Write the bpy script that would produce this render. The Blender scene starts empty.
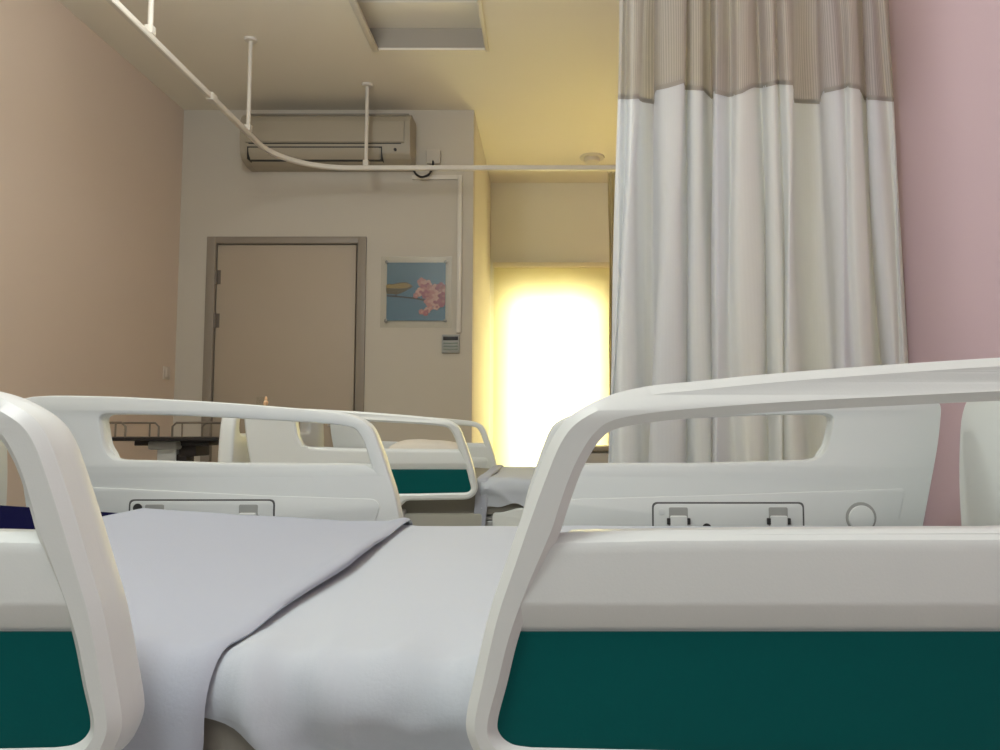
import bpy, bmesh, math, random
from mathutils import Vector, Matrix, noise
random.seed(4)
S = bpy.context.scene
COL = S.collection
CZ = 0.80                       # camera height above the floor
PITCH = math.atan(52/750)
PI = math.pi

# ------------------------------------------------------------------ camera
cam_d = bpy.data.cameras.new('camera'); cam = bpy.data.objects.new('camera', cam_d); COL.objects.link(cam)
cam.location = (0, 0, CZ); cam.rotation_euler = (PI/2 + PITCH, 0, 0)
cam_d.sensor_width = 36; cam_d.lens = 27; cam_d.shift_x = -0.048; cam_d.clip_start = 0.01
S.camera = cam

def at(px, py, Y):
    """world point on the plane y = Y seen at a point of the photograph"""
    a = (px-548)/750; b = (375-py)/750
    k = math.cos(PITCH) - b*math.sin(PITCH)
    return Vector((a/k*Y, Y, CZ + (math.sin(PITCH)+b*math.cos(PITCH))/k*Y))

# ------------------------------------------------------------------ materials
def mat(name, col, rough=0.5, bump=0.0, bscale=40.0, var=0.0, vscale=3.0, spec=0.5, metal=0.0, transl=0.0, wave=None, coat=0.0):
    m = bpy.data.materials.new(name); m.use_nodes = True
    nt = m.node_tree; N = nt.nodes; L = nt.links
    b = N['Principled BSDF']; out = N['Material Output']
    b.inputs['Base Color'].default_value = (*col, 1); b.inputs['Roughness'].default_value = rough
    b.inputs['Metallic'].default_value = metal; b.inputs['Specular IOR Level'].default_value = spec
    b.inputs['Coat Weight'].default_value = coat
    tc = N.new('ShaderNodeTexCoord')
    nz = N.new('ShaderNodeTexNoise'); nz.inputs['Scale'].default_value = vscale; nz.inputs['Detail'].default_value = 5
    L.new(tc.outputs['Object'], nz.inputs['Vector'])
    mx = N.new('ShaderNodeMix'); mx.data_type = 'RGBA'
    mx.inputs[6].default_value = (*[c*(1-var) for c in col], 1)
    mx.inputs[7].default_value = (*[min(1, c*(1+var)) for c in col], 1)
    L.new(nz.outputs['Fac'], mx.inputs[0]); L.new(mx.outputs[2], b.inputs['Base Color'])
    if bump > 0:
        n2 = N.new('ShaderNodeTexNoise'); n2.inputs['Scale'].default_value = bscale; n2.inputs['Detail'].default_value = 6
        L.new(tc.outputs['Object'], n2.inputs['Vector'])
        bp = N.new('ShaderNodeBump'); bp.inputs['Strength'].default_value = bump; bp.inputs['Distance'].default_value = 0.002
        src = n2.outputs['Fac']
        if wave:
            w = N.new('ShaderNodeTexWave'); w.inputs['Scale'].default_value = wave; w.bands_direction = 'Z'
            L.new(tc.outputs['Object'], w.inputs['Vector']); src = w.outputs['Fac']
        L.new(src, bp.inputs['Height']); L.new(bp.outputs['Normal'], b.inputs['Normal'])
    if transl > 0:
        t = N.new('ShaderNodeBsdfTranslucent'); L.new(mx.outputs[2], t.inputs['Color'])
        ms = N.new('ShaderNodeMixShader'); ms.inputs[0].default_value = transl
        L.new(b.outputs[0], ms.inputs[1]); L.new(t.outputs[0], ms.inputs[2]); L.new(ms.outputs[0], out.inputs['Surface'])
    return m

M = {}
M['plastic'] = mat('bed_plastic', (.77, .805, .785), .38, bump=.05, bscale=500, var=.02)
M['plastic_in'] = mat('bed_plastic_inner', (.77, .805, .785), .42, bump=.05, bscale=500, var=.02)
M['slot'] = mat('slot_grey', (.38, .39, .37), .6)
M['teal'] = mat('teal_panel', (.0003, .10, .098), .5, spec=.12, bump=.05, bscale=400, var=.03)
M['dark'] = mat('dark_gap', (.03, .03, .03), .6)
M['navy'] = mat('navy_vinyl', (.001, .001, .032), .9, bump=.08, bscale=300, var=.05, spec=.04)
M['sheet'] = mat('white_linen', (.545, .585, .635), .85, bump=.12, bscale=350, var=.02, spec=.2)
M['blanket'] = mat('white_folded_linen', (.455, .485, .555), .85, bump=.15, bscale=300, var=.02, spec=.2)
M['shade_cover'] = mat('shade_toned_cloth', (.29, .275, .235), .85, bump=.1, bscale=300, var=.03, spec=.2)  # shade below the sheet hem put into the cover's colour
M['pillow'] = mat('pillow_linen', (.72, .68, .60), .85, bump=.1, bscale=300, spec=.2)
M['metal'] = mat('painted_steel', (.55, .55, .53), .4, metal=.4)
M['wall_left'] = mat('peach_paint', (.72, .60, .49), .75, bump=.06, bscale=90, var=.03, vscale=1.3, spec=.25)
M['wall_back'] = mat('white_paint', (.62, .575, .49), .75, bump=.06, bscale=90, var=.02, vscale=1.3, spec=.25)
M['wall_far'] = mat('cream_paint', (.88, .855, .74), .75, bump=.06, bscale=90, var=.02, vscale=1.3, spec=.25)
M['wall_return'] = mat('dimmed_cream_paint', (.72, .69, .58), .75, bump=.06, bscale=90, var=.02, vscale=1.3, spec=.25)  # same cream paint as the window wall, toned darker to dim its light
M['wall_right'] = mat('pink_paint', (.67, .50, .55), .65, bump=.05, bscale=90, var=.03, vscale=1.3, spec=.3)
M['ceiling'] = mat('ceiling_paint', (.84, .79, .67), .8, bump=.05, bscale=60, var=.02, vscale=1.0, spec=.2)
M['floor'] = mat('vinyl_floor', (.68, .66, .62), .35, var=.08, vscale=6)
M['door'] = mat('door_laminate', (.48, .405, .31), .55, bump=.05, bscale=20, var=.05, vscale=2.5)
M['door_frame'] = mat('door_frame_paint', (.30, .26, .21), .45, var=.04)
M['white_metal'] = mat('white_enamel', (.72, .68, .60), .4, var=.02)
M['ac'] = mat('air_conditioner_plastic', (.40, .355, .27), .45, var=.02)
M['ac_grille'] = mat('air_intake', (.30, .27, .22), .6)
M['hinge'] = mat('hinge_steel', (.20, .17, .14), .5, metal=.3)
M['switch'] = mat('switch_plate', (.70, .61, .52), .5)
M['chrome'] = mat('chrome', (.7, .7, .68), .25, metal=1)
M['wire'] = mat('grey_wire', (.22, .19, .15), .4, metal=.5)
M['black'] = mat('black_laminate', (.012, .010, .010), .45)
M['locker'] = mat('locker_laminate', (.50, .45, .38), .5, var=.04)
M['locker_top'] = mat('locker_top', (.28, .23, .16), .45, var=.06)
M['lamp'] = mat('lamp_reflector', (.52, .48, .42), .5)
M['lamp_box'] = mat('lamp_housing', (.40, .36, .30), .6)
M['lcd'] = mat('display_grey', (.22, .26, .22), .3)
M['cable'] = mat('black_cable', (.02, .02, .02), .5)
M['acrylic_stud'] = mat('stud_steel', (.18, .17, .15), .35, metal=.8)

# curtain cloth: lets some of the light behind it through
def curtain_mat(name, col, transl, stripes, holes):
    m = bpy.data.materials.new(name); m.use_nodes = True
    nt = m.node_tree; N = nt.nodes; L = nt.links
    out = N['Material Output']; b = N['Principled BSDF']
    b.inputs['Roughness'].default_value = .9; b.inputs['Specular IOR Level'].default_value = .15
    uv = N.new('ShaderNodeUVMap'); sp = N.new('ShaderNodeSeparateXYZ'); L.new(uv.outputs[0], sp.inputs[0])
    mm = N.new('ShaderNodeMath'); mm.operation = 'MULTIPLY'; mm.inputs[1].default_value = stripes
    L.new(sp.outputs[0], mm.inputs[0])
    sn = N.new('ShaderNodeMath'); sn.operation = 'SINE'; L.new(mm.outputs[0], sn.inputs[0])
    rr = N.new('ShaderNodeMapRange'); rr.inputs[1].default_value = -1; rr.inputs[2].default_value = 1
    L.new(sn.outputs[0], rr.inputs[0])
    mx = N.new('ShaderNodeMix'); mx.data_type = 'RGBA'
    mx.inputs[6].default_value = (*[c*(.985 if not holes else .86) for c in col], 1); mx.inputs[7].default_value = (*col, 1)
    L.new(rr.outputs[0], mx.inputs[0]); L.new(mx.outputs[2], b.inputs['Base Color'])
    t = N.new('ShaderNodeBsdfTranslucent'); L.new(mx.outputs[2], t.inputs['Color'])
    ms = N.new('ShaderNodeMixShader'); ms.inputs[0].default_value = transl
    L.new(b.outputs[0], ms.inputs[1]); L.new(t.outputs[0], ms.inputs[2])
    res = ms.outputs[0]
    if holes:
        tr = N.new('ShaderNodeBsdfTransparent'); m2 = N.new('ShaderNodeMixShader')
        hr = N.new('ShaderNodeMapRange'); hr.inputs[1].default_value = -1; hr.inputs[2].default_value = 1
        hr.inputs[3].default_value = holes*1.5; hr.inputs[4].default_value = holes*.5
        L.new(sn.outputs[0], hr.inputs[0]); L.new(hr.outputs[0], m2.inputs[0])
        L.new(res, m2.inputs[1]); L.new(tr.outputs[0], m2.inputs[2]); res = m2.outputs[0]
    L.new(res, out.inputs['Surface'])
    return m
M['curtain'] = curtain_mat('curtain_cloth', (.91, .94, .97), .35, 700, 0)
M['mesh'] = curtain_mat('curtain_mesh', (.66, .64, .61), .40, 900, .14)
M['curtain_far'] = curtain_mat('far_curtain_cloth', (.62, .56, .42), .35, 500, 0)

def blind_mat():
    m = bpy.data.materials.new('blind_cloth'); m.use_nodes = True
    N = m.node_tree.nodes; L = m.node_tree.links
    b = N['Principled BSDF']; b.inputs['Base Color'].default_value = (.74, .68, .48, 1); b.inputs['Roughness'].default_value = .9
    t = N.new('ShaderNodeBsdfTranslucent'); t.inputs['Color'].default_value = (.92, .885, .66, 1)
    tc = N.new('ShaderNodeTexCoord'); w = N.new('ShaderNodeTexNoise'); w.inputs['Scale'].default_value = 300
    L.new(tc.outputs['Object'], w.inputs['Vector'])
    bp = N.new('ShaderNodeBump'); bp.inputs['Strength'].default_value = .1; L.new(w.outputs['Fac'], bp.inputs['Height']); L.new(bp.outputs['Normal'], b.inputs['Normal'])
    ms = N.new('ShaderNodeMixShader'); ms.inputs[0].default_value = .6
    L.new(b.outputs[0], ms.inputs[1]); L.new(t.outputs[0], ms.inputs[2]); L.new(ms.outputs[0], N['Material Output'].inputs['Surface'])
    return m
M['blind'] = blind_mat()
M['blind_rail'] = mat('blind_rail', (.74, .68, .48), .6)

def glass_mat(name, col, fac, rough=.08):
    m = bpy.data.materials.new(name); m.use_nodes = True
    N = m.node_tree.nodes; L = m.node_tree.links
    tr = N.new('ShaderNodeBsdfTransparent'); tr.inputs[0].default_value = (*col, 1)
    g = N.new('ShaderNodeBsdfGlossy'); g.inputs['Roughness'].default_value = rough
    ms = N.new('ShaderNodeMixShader'); ms.inputs[0].default_value = fac
    L.new(tr.outputs[0], ms.inputs[1]); L.new(g.outputs[0], ms.inputs[2]); L.new(ms.outputs[0], N['Material Output'].inputs['Surface'])
    return m
M['glass'] = glass_mat('window_glass', (.97, .98, .97), .05)
M['backlight_tint'] = glass_mat('backlight_tint_pane', (.72, .66, .24), .03)  # amber tint added to yellow the light behind the curtain
M['acrylic'] = glass_mat('clear_acrylic', (.95, .95, .93), .025, .35)

# ------------------------------------------------------------------ mesh helpers
def finish(bm, name, m, parent=None, smooth=40, loc=None):
    bmesh.ops.remove_doubles(bm, verts=bm.verts, dist=1e-5)
    bmesh.ops.recalc_face_normals(bm, faces=bm.faces)
    me = bpy.data.meshes.new(name); bm.to_mesh(me); bm.free()
    for mm in (m if isinstance(m, (list, tuple)) else [m]): me.materials.append(mm)
    if smooth:
        me.shade_smooth(); me.set_sharp_from_angle(angle=math.radians(smooth))
    o = bpy.data.objects.new(name, me); COL.objects.link(o)
    if parent is not None: o.parent = parent
    if loc is not None: o.location = loc
    return o

def box(bm, x0, x1, y0, y1, z0, z1, bev=0.0, seg=2, mi=0):
    vs = [bm.verts.new((x, y, z)) for x in (x0, x1) for y in (y0, y1) for z in (z0, z1)]
    f = [(0,1,3,2), (4,6,7,5), (0,4,5,1), (2,3,7,6), (0,2,6,4), (1,5,7,3)]
    fs = [bm.faces.new([vs[i] for i in q]) for q in f]
    for q in fs: q.material_index = mi
    if bev > 0:
        es = list({e for q in fs for e in q.edges})
        r = bmesh.ops.bevel(bm, geom=es, offset=bev, segments=seg, profile=.5, affect='EDGES')
        for q in r['faces']: q.material_index = mi

def tube(bm, pts, r, n=10, cap=True, mi=0):
    pts = [Vector(p) for p in pts]; rings = []
    up = None
    for i, p in enumerate(pts):
        d = (pts[min(i+1, len(pts)-1)] - pts[max(i-1, 0)]).normalized()
        if up is None:
            up = Vector((0, 0, 1)) if abs(d.z) < .9 else Vector((0, 1, 0))
        a = d.cross(up).normalized(); b = a.cross(d).normalized(); up = b
        rr = r[i] if isinstance(r, (list, tuple)) else r
        rings.append([bm.verts.new(p + rr*(math.cos(2*PI*k/n)*a + math.sin(2*PI*k/n)*b)) for k in range(n)])
    for q, w in zip(rings, rings[1:]):
        for k in range(n):
            f = bm.faces.new((q[k], q[(k+1) % n], w[(k+1) % n], w[k])); f.material_index = mi
    if cap:
        bm.faces.new(rings[0]).material_index = mi; bm.faces.new(rings[-1][::-1]).material_index = mi

def sweep_rect(bm, pts, w, h):
    """rectangular bar swept along a path lying flat in a horizontal plane"""
    pts = [Vector(p) for p in pts]; rings = []
    for i, p in enumerate(pts):
        d = (pts[min(i+1, len(pts)-1)] - pts[max(i-1, 0)]).normalized(); a = Vector((d.y, -d.x, 0)).normalized()
        prof = [(-w/2, -h*.35), (-w*.35, -h/2), (w*.35, -h/2), (w/2, -h*.35), (w/2, h*.35), (w*.35, h/2), (-w*.35, h/2), (-w/2, h*.35)]
        rings.append([bm.verts.new(p + a*u + Vector((0, 0, v))) for u, v in prof])
    n = 8
    for q, r in zip(rings, rings[1:]):
        for k in range(n): bm.faces.new((q[k], q[(k+1) % n], r[(k+1) % n], r[k]))
    bm.faces.new(rings[0]); bm.faces.new(rings[-1][::-1])

def lathe(bm, prof, c, axis='Z', n=24, mi=0):
    rings = []
    for r, h in prof:
        ring = []
        for k in range(n):
            a = 2*PI*k/n; u, v = r*math.cos(a), r*math.sin(a)
            p = {'Z': (u, v, h), 'Y': (u, h, v), 'X': (h, u, v)}[axis]
            ring.append(bm.verts.new(Vector(c)+Vector(p)))
        rings.append(ring)
    for q, w in zip(rings, rings[1:]):
        for k in range(n): bm.faces.new((q[k], q[(k+1) % n], w[(k+1) % n], w[k])).material_index = mi
    bm.faces.new(rings[0]).material_index = mi; bm.faces.new(rings[-1][::-1]).material_index = mi

def prism(bm, poly, axis, a0, a1, mi=0):
    """polygon of (p, q) pairs extruded along an axis"""
    def pt(p, q, a): return {'X': (a, p, q), 'Y': (p, a, q), 'Z': (p, q, a)}[axis]
    A = [bm.verts.new(pt(p, q, a0)) for p, q in poly]; B = [bm.verts.new(pt(p, q, a1)) for p, q in poly]
    n = len(poly)
    for k in range(n): bm.faces.new((A[k], A[(k+1) % n], B[(k+1) % n], B[k])).material_index = mi
    bm.faces.new(A).material_index = mi; bm.faces.new(B[::-1]).material_index = mi

def rounded(poly, rad, seg=6):
    """polygon with every corner rounded; rad is one radius or one for each corner"""
    out = []; n = len(poly)
    for i in range(n):
        p = Vector(poly[i]); a = Vector(poly[i-1]); b = Vector(poly[(i+1) % n])
        r = rad[i] if isinstance(rad, (list, tuple)) else rad
        d1 = (a-p); d2 = (b-p)
        if r <= 1e-6: out.append(tuple(p)); continue
        r = min(r, d1.length*.48, d2.length*.48)
        s, e = p + d1.normalized()*r, p + d2.normalized()*r
        for k in range(seg+1):
            t = k/seg; out.append(tuple((1-t)**2*s + 2*t*(1-t)*p + t*t*e))
    return out

def spline(pts, n=6, closed=False):
    P = [Vector(p) for p in pts]; out = []; m = len(P)
    for i in range(m if closed else m-1):
        g = lambda j: P[j % m] if closed else P[max(0, min(m-1, j))]
        p0, p1, p2, p3 = g(i-1), g(i), g(i+1), g(i+2)
        for k in range(n):
            t = k/n
            out.append(.5*((2*p1) + (p2-p0)*t + (2*p0-5*p1+4*p2-p3)*t*t + (3*p1-p0-3*p2+p3)*t**3))
    if not closed: out.append(P[-1])
    return [tuple(v) for v in out]

def slab(bm, loops, y0, y1, bev, seg=3, plane='XZ', mi=0, grow=0.0):
    """filled outline with holes, extruded with rounded edges: a 2D curve turned into mesh"""
    cu = bpy.data.curves.new('outline', 'CURVE'); cu.dimensions = '2D'; cu.fill_mode = 'BOTH'
    half = abs(y1-y0)/2
    cu.bevel_depth = bev; cu.bevel_resolution = seg; cu.extrude = half-bev; cu.offset = grow-bev
    for lp in loops:
        s = cu.splines.new('POLY'); s.points.add(len(lp)-1)
        for p, (x, y) in zip(s.points, lp): p.co = (x, y, 0, 1)
        s.use_cyclic_u = True
    o = bpy.data.objects.new('outline', cu); COL.objects.link(o)
    dg = bpy.context.evaluated_depsgraph_get(); dg.update()
    me = bpy.data.meshes.new_from_object(o.evaluated_get(dg))
    t = bmesh.new(); t.from_mesh(me)
    bmesh.ops.remove_doubles(t, verts=t.verts, dist=1e-5)
    yc = (y0+y1)/2
    mp = {}
    for v in t.verts:
        x, y, z = v.co
        co = {'XZ': (x, yc+z, y), 'YZ': (yc+z, x, y), 'XY': (x, y, yc+z)}[plane]
        mp[v.index] = bm.verts.new(co)
    t.verts.ensure_lookup_table()
    for f in t.faces:
        try: bm.faces.new([mp[v.index] for v in f.verts]).material_index = mi
        except ValueError: pass
    t.free(); bpy.data.meshes.remove(me); bpy.data.objects.remove(o); bpy.data.curves.remove(cu)

def tag(o, label=None, cat=None, group=None, kind=None):
    if label: o['label'] = label
    if cat: o['category'] = cat
    if group: o['group'] = group
    if kind: o['kind'] = kind
    return o

def thing(name, label, cat, loc=(0, 0, 0), group=None):
    o = bpy.data.objects.new(name, None); COL.objects.link(o); o.location = loc; o.empty_display_size = .1
    return tag(o, label, cat, group)

def copy_tree(o, parent=None):
    c = o.copy(); COL.objects.link(c)
    if parent is not None: c.parent = parent
    for ch in [x for x in bpy.data.objects if x.parent == o]: copy_tree(ch, c)
    return c

def struct(name, bm, m, smooth=0, parent=None):
    o = finish(bm, name, m, parent, smooth)
    if parent is None: o['kind'] = 'structure'
    return o

# ------------------------------------------------------------------ room shell
YB, YW = 5.20, 6.80                      # door wall, window wall
ZC = at(0, 110, YB).z                    # ceiling height
XL = at(184, 110, YB).x                  # left wall
XC = at(474, 110, YB).x                  # outer corner where the door wall ends
XR = 1.05                                # right wall
YN = -1.6                                # how far the room is built towards the viewer
T = .12
bm = bmesh.new(); box(bm, XL-T, XR+T, YN, YW+T, -.1, 0); struct('floor', bm, M['floor'])

# recessed light opening in the ceiling
o1 = at(378, 50, 1); k = (ZC-CZ)/(o1.z-CZ); OX0, OY1 = o1.x*k, k
o2 = at(486, 50, 1); OX1 = o2.x*k
OY0 = OY1-1.25; RD = .155
bm = bmesh.new()
for (x0, x1, y0, y1) in ((XL-T, OX0, YN, YW+T), (OX1, XR+T, YN, YW+T), (OX0, OX1, YN, OY0), (OX0, OX1, OY1, YW+T)):
    box(bm, x0, x1, y0, y1, ZC, ZC+.014)
struct('ceiling', bm, M['ceiling'])
bm = bmesh.new(); box(bm, XL-T, XL, YN, YB+T, 0, ZC); struct('wall_left', bm, M['wall_left'])
bm = bmesh.new(); box(bm, XR, XR+T, YN, YW+T, 0, ZC); struct('wall_right', bm, M['wall_right'])
# door wall with the doorway cut out
dl, dr, dtop = at(208, 238, YB).x, at(367, 238, YB).x, at(290, 237, YB).z
fw = .062
bm = bmesh.new()
box(bm, XL, dl+.01, YB, YB+T, 0, ZC); box(bm, dr-.01, XC, YB, YB+T, 0, ZC); box(bm, dl+.01, dr-.01, YB, YB+T, dtop-.01, ZC)
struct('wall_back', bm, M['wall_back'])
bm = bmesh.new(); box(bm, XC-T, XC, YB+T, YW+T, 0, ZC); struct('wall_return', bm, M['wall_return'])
# window wall
wx0, wx1 = at(511, 300, YW).x, at(599, 300, YW).x
wz1, wz0 = at(550, 300, YW).z, at(550, 490, YW).z
bm = bmesh.new()
vx0, vx1 = .68, 1.0
box(bm, XC, wx0, YW, YW+T, 0, ZC); box(bm, wx1, vx0, YW, YW+T, 0, ZC); box(bm, vx1, XR, YW, YW+T, 0, ZC)
box(bm, vx0, vx1, YW, YW+T, 0, wz0); box(bm, vx0, vx1, YW, YW+T, wz1, ZC)
box(bm, wx0, wx1, YW, YW+T, 0, wz0); box(bm, wx0, wx1, YW, YW+T, wz1, ZC)
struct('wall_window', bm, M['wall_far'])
# baseboards
bm = bmesh.new(); box(bm, XL, XL+.012, YN, YB-.013, 0, .09, .003); struct('baseboard_left', bm, M['door_frame'])
bm = bmesh.new(); box(bm, XL, dl, YB-.012, YB, 0, .09, .003); box(bm, dr, XC, YB-.012, YB, 0, .09, .003); struct('baseboard_back', bm, M['door_frame'])
bm = bmesh.new(); box(bm, XR-.012, XR, YN, YW-.001, 0, .09, .003); struct('baseboard_right', bm, M['door_frame'])

# window: frame, panes
w = bpy.data.objects.new('window_1', None); COL.objects.link(w); w['kind'] = 'structure'
bm = bmesh.new()
box(bm, wx0, wx0+.04, YW+.05, YW+.10, wz0, wz1, .004); box(bm, wx1-.04, wx1, YW+.05, YW+.10, wz0, wz1, .004)
box(bm, wx0+.04, wx1-.04, YW+.05, YW+.10, wz0, wz0+.04, .004); box(bm, wx0+.04, wx1-.04, YW+.05, YW+.10, wz1-.04, wz1, .004)
finish(bm, 'window_frame', M['white_metal'], w)
bm = bmesh.new(); box(bm, wx0+.03, wx1-.03, YW+.072, YW+.078, wz0+.03, wz1-.03); finish(bm, 'pane', M['glass'], w, 0)
bm = bmesh.new(); box(bm, wx0-.02, wx1+.02, YW-.03, YW+.05, wz0-.03, wz0, .006); finish(bm, 'window_sill', M['white_metal'], w)

w = bpy.data.objects.new('backlight_window', None); COL.objects.link(w); w['kind'] = 'structure'  # unseen window added behind the curtain to light its back
bm = bmesh.new()
box(bm, vx0, vx0+.03, YW+.03, YW+.08, wz0, wz1, .004); box(bm, vx1-.03, vx1, YW+.03, YW+.08, wz0, wz1, .004)
box(bm, vx0+.03, vx1-.03, YW+.03, YW+.08, wz0, wz0+.03, .004); box(bm, vx0+.03, vx1-.03, YW+.03, YW+.08, wz1-.03, wz1, .004)
finish(bm, 'window_frame', M['white_metal'], w)
bm = bmesh.new(); box(bm, vx0+.02, vx1-.02, YW+.052, YW+.056, wz0+.02, wz1-.02); finish(bm, 'pane', M['backlight_tint'], w, 0)

# door
d = bpy.data.objects.new('door_1', None); COL.objects.link(d); d['kind'] = 'structure'
bm = bmesh.new()
for a, b_ in ((dl, dl+fw), (dr-fw, dr)):
    box(bm, a, b_, YB-.018, YB+.10, 0, dtop, .005)
box(bm, dl+fw*.9, dr-fw*.9, YB-.018, YB+.10, dtop-fw*.8, dtop, .005)
# the stop bead inside the jambs
box(bm, dl+fw*.9, dl+fw+.012, YB+.05, YB+.09, 0, dtop-fw*.7); box(bm, dr-fw-.012, dr-fw*.9, YB+.05, YB+.09, 0, dtop-fw*.7)
finish(bm, 'door_frame', M['door_frame'], d)
bm = bmesh.new(); box(bm, dl+fw+.006, dr-fw-.014, YB+.006, YB+.048, .008, dtop-fw*.8-.006, .003); finish(bm, 'door_leaf', M['door'], d)
for zc in (at(214, 277, YB).z, at(213, 312, YB).z-.06, .35):
    bm = bmesh.new(); lathe(bm, [(.009, -.055), (.009, -.02), (.0095, -.02), (.0095, .02), (.009, .02), (.009, .055)], (dl+fw+.003, YB-.004, zc), n=12)
    box(bm, dl+fw+.006, dl+fw+.034, YB+.003, YB+.0065, zc-.05, zc+.05); finish(bm, 'hinge', M['hinge'], d)
hz = .78
bm = bmesh.new(); box(bm, dr-fw-.075, dr-fw-.035, YB-.004, YB+.006, hz-.09, hz+.09, .003)
tube(bm, [(dr-fw-.055, YB+.002, hz+.03), (dr-fw-.055, YB-.045, hz+.03), (dr-fw-.075, YB-.055, hz+.03), (dr-fw-.17, YB-.055, hz+.03)], .009)
finish(bm, 'door_handle', M['chrome'], d)

# ------------------------------------------------------------------ recessed ceiling light (off)
t = thing('recessed_ceiling_light', 'unlit recessed ceiling light trough beside the curtain track', 'ceiling light', ((OX0+OX1)/2, (OY0+OY1)/2, ZC))
lx, ly = (OX1-OX0)/2, (OY1-OY0)/2
bm = bmesh.new()                                     # metal box let into the ceiling
g, wl, wr_ = .0145, lx+.07, lx+.02
box(bm, -wl-.012, -wl, -ly-.012, ly+.012, g, RD); box(bm, wr_, wr_+.012, -ly-.012, ly+.012, g, RD)
box(bm, -wl, wr_, ly, ly+.012, g, RD); box(bm, -wl, wr_, -ly-.012, -ly, g, RD)
box(bm, -wl-.012, wr_+.012, -ly-.012, ly+.012, RD, RD+.01)
finish(bm, 'housing', M['lamp_box'], t, 0)
bm = bmesh.new()                                     # thin rim under the ceiling along the sides
box(bm, -lx-.034, -lx+.004, -ly-.022, ly+.004, -.012, -.0005, .003); box(bm, lx-.004, lx+.018, -ly-.022, ly+.004, -.010, -.0005, .002)
box(bm, -lx+.004, lx-.004, -ly-.022, -ly+.004, -.010, -.0005, .002)
finish(bm, 'rim', M['white_metal'], t)
bm = bmesh.new()                                     # reflector wing: a curved sheet across the trough
yf = ly-.001
pr = [(yf, RD-.002), (yf, RD-.020), (yf-.03, RD-.021), (yf-.15, RD-.012), (yf-.24, RD-.016), (yf-.262, RD-.010), (yf-.265, RD-.002)]
prism(bm, pr, 'X', -wl+.002, wr_-.002)
finish(bm, 'reflector', M['ceiling'], t)
for y in (-.18, -.42):
    bm = bmesh.new(); lathe(bm, [(.006, -lx+.03), (.013, -lx+.03), (.013, lx-.03), (.006, lx-.03)], (0, y, RD-.06), axis='X', n=14); finish(bm, 'tube_lamp', M['black'] if y < -.3 else M['white_metal'], t)

# ------------------------------------------------------------------ smoke detector
o_ = at(592, 157, 1); k = (ZC-CZ)/(o_.z-CZ)
t = thing('smoke_detector', 'round cream smoke detector on the ceiling near the window', 'smoke detector', (o_.x*k, k, ZC))
bm = bmesh.new(); lathe(bm, [(.02, -.012), (.10, -.012), (.105, -.006), (.105, 0), (.02, 0)], (0, 0, 0)); finish(bm, 'base', M['white_metal'], t)
bm = bmesh.new(); lathe(bm, [(.03, -.050), (.058, -.046), (.066, -.034), (.066, -.014), (.03, -.012)], (0, 0, 0)); finish(bm, 'sensor_head', M['white_metal'], t)

# ------------------------------------------------------------------ wall switch on the left wall
k = XL/((165-548)/750); p = at(165, 373, k)
t = thing('light_switch', 'small white switch plate on the left wall near the corner', 'switch', (XL, k, p.z))
bm = bmesh.new(); box(bm, 0, .008, -.043, .043, -.043, .043, .003); finish(bm, 'plate', M['switch'], t)
bm = bmesh.new(); box(bm, .008, .013, -.02, .02, -.028, .028, .002); finish(bm, 'rocker', M['switch'], t)

# ------------------------------------------------------------------ air conditioner
YA = 4.97
a0, a1 = at(240, 130, YA).x, at(410, 130, YA).x
zt, zb = at(300, 111.5, YA).z, at(300, 160.5, YA).z
t = thing('air_conditioner', 'wide cream wall-mounted air conditioner above the door', 'air conditioner', ((a0+a1)/2, YB, zb))
H = zt-zb; hw = (a1-a0)/2; dp = YB-YA
prof = [(0, 0), (-dp*.45, 0), (-dp*.80, H*.07), (-dp*.93, H*.16), (-dp*.985, H*.34), (-dp, H*.6), (-dp*.98, H*.80), (-dp*.9, H*.93), (-dp*.72, H*1.0), (0, H*1.0)]
bm = bmesh.new(); prism(bm, rounded(prof, .012, 3), 'X', -hw+.035, hw-.035); finish(bm, 'body', M['ac'], t, 35)
for s in (-1, 1):
    pe = [(p*1.015, q*1.01-.002) for p, q in prof]
    bm = bmesh.new(); prism(bm, rounded(pe, .012, 3), 'X', *(sorted((s*(hw-.036), s*hw)))); finish(bm, 'end_cap', M['ac'], t, 35)
bm = bmesh.new()                                       # raised front panel with a lip
pf = [(-dp*.99, H*.36), (-dp*1.03, H*.38), (-dp*1.045, H*.6), (-dp*1.025, H*.79), (-dp*.98, H*.80)]
prism(bm, pf, 'X', -hw+.04, hw-.04); finish(bm, 'front_panel', M['ac'], t, 35)
bm = bmesh.new()                                       # louvre flap
fl = [(-dp*.83, H*.06), (-dp*.965, H*.155), (-dp*1.0, H*.26), (-dp*.97, H*.27), (-dp*.9, H*.16), (-dp*.80, H*.085)]
prism(bm, fl, 'X', -hw+.06, hw-.21); finish(bm, 'louvre', M['ac'], t, 35)
bm = bmesh.new(); q = .006
box(bm, -hw+.05, hw-.19, -dp*.985, -dp*.9, H*.265, H*.29); box(bm, -hw+.05, hw-.19, -dp*.83, -dp*.6, H*.05, H*.068)
box(bm, -hw+.05, -hw+.056, -dp*.98, -dp*.6, H*.04, H*.28); box(bm, hw-.196, hw-.19, -dp*.98, -dp*.6, H*.04, H*.28)
box(bm, -hw+.06, hw-.06, -dp*1.005, -dp*.9, H*.342, H*.358)
finish(bm, 'air_slot', M['dark'], t, 0)
bm = bmesh.new(); lathe(bm, [(.004, -dp*.995), (.010, -dp*.995), (.010, -dp*.9)], (hw-.10, 0, H*.23), axis='Y', n=14); finish(bm, 'indicator', M['black'], t)
bm = bmesh.new(); box(bm, -hw+.02, hw-.02, -dp*.72, -dp*.1, H, H+.016, .006); finish(bm, 'intake_grille', M['ac_grille'], t)

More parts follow.
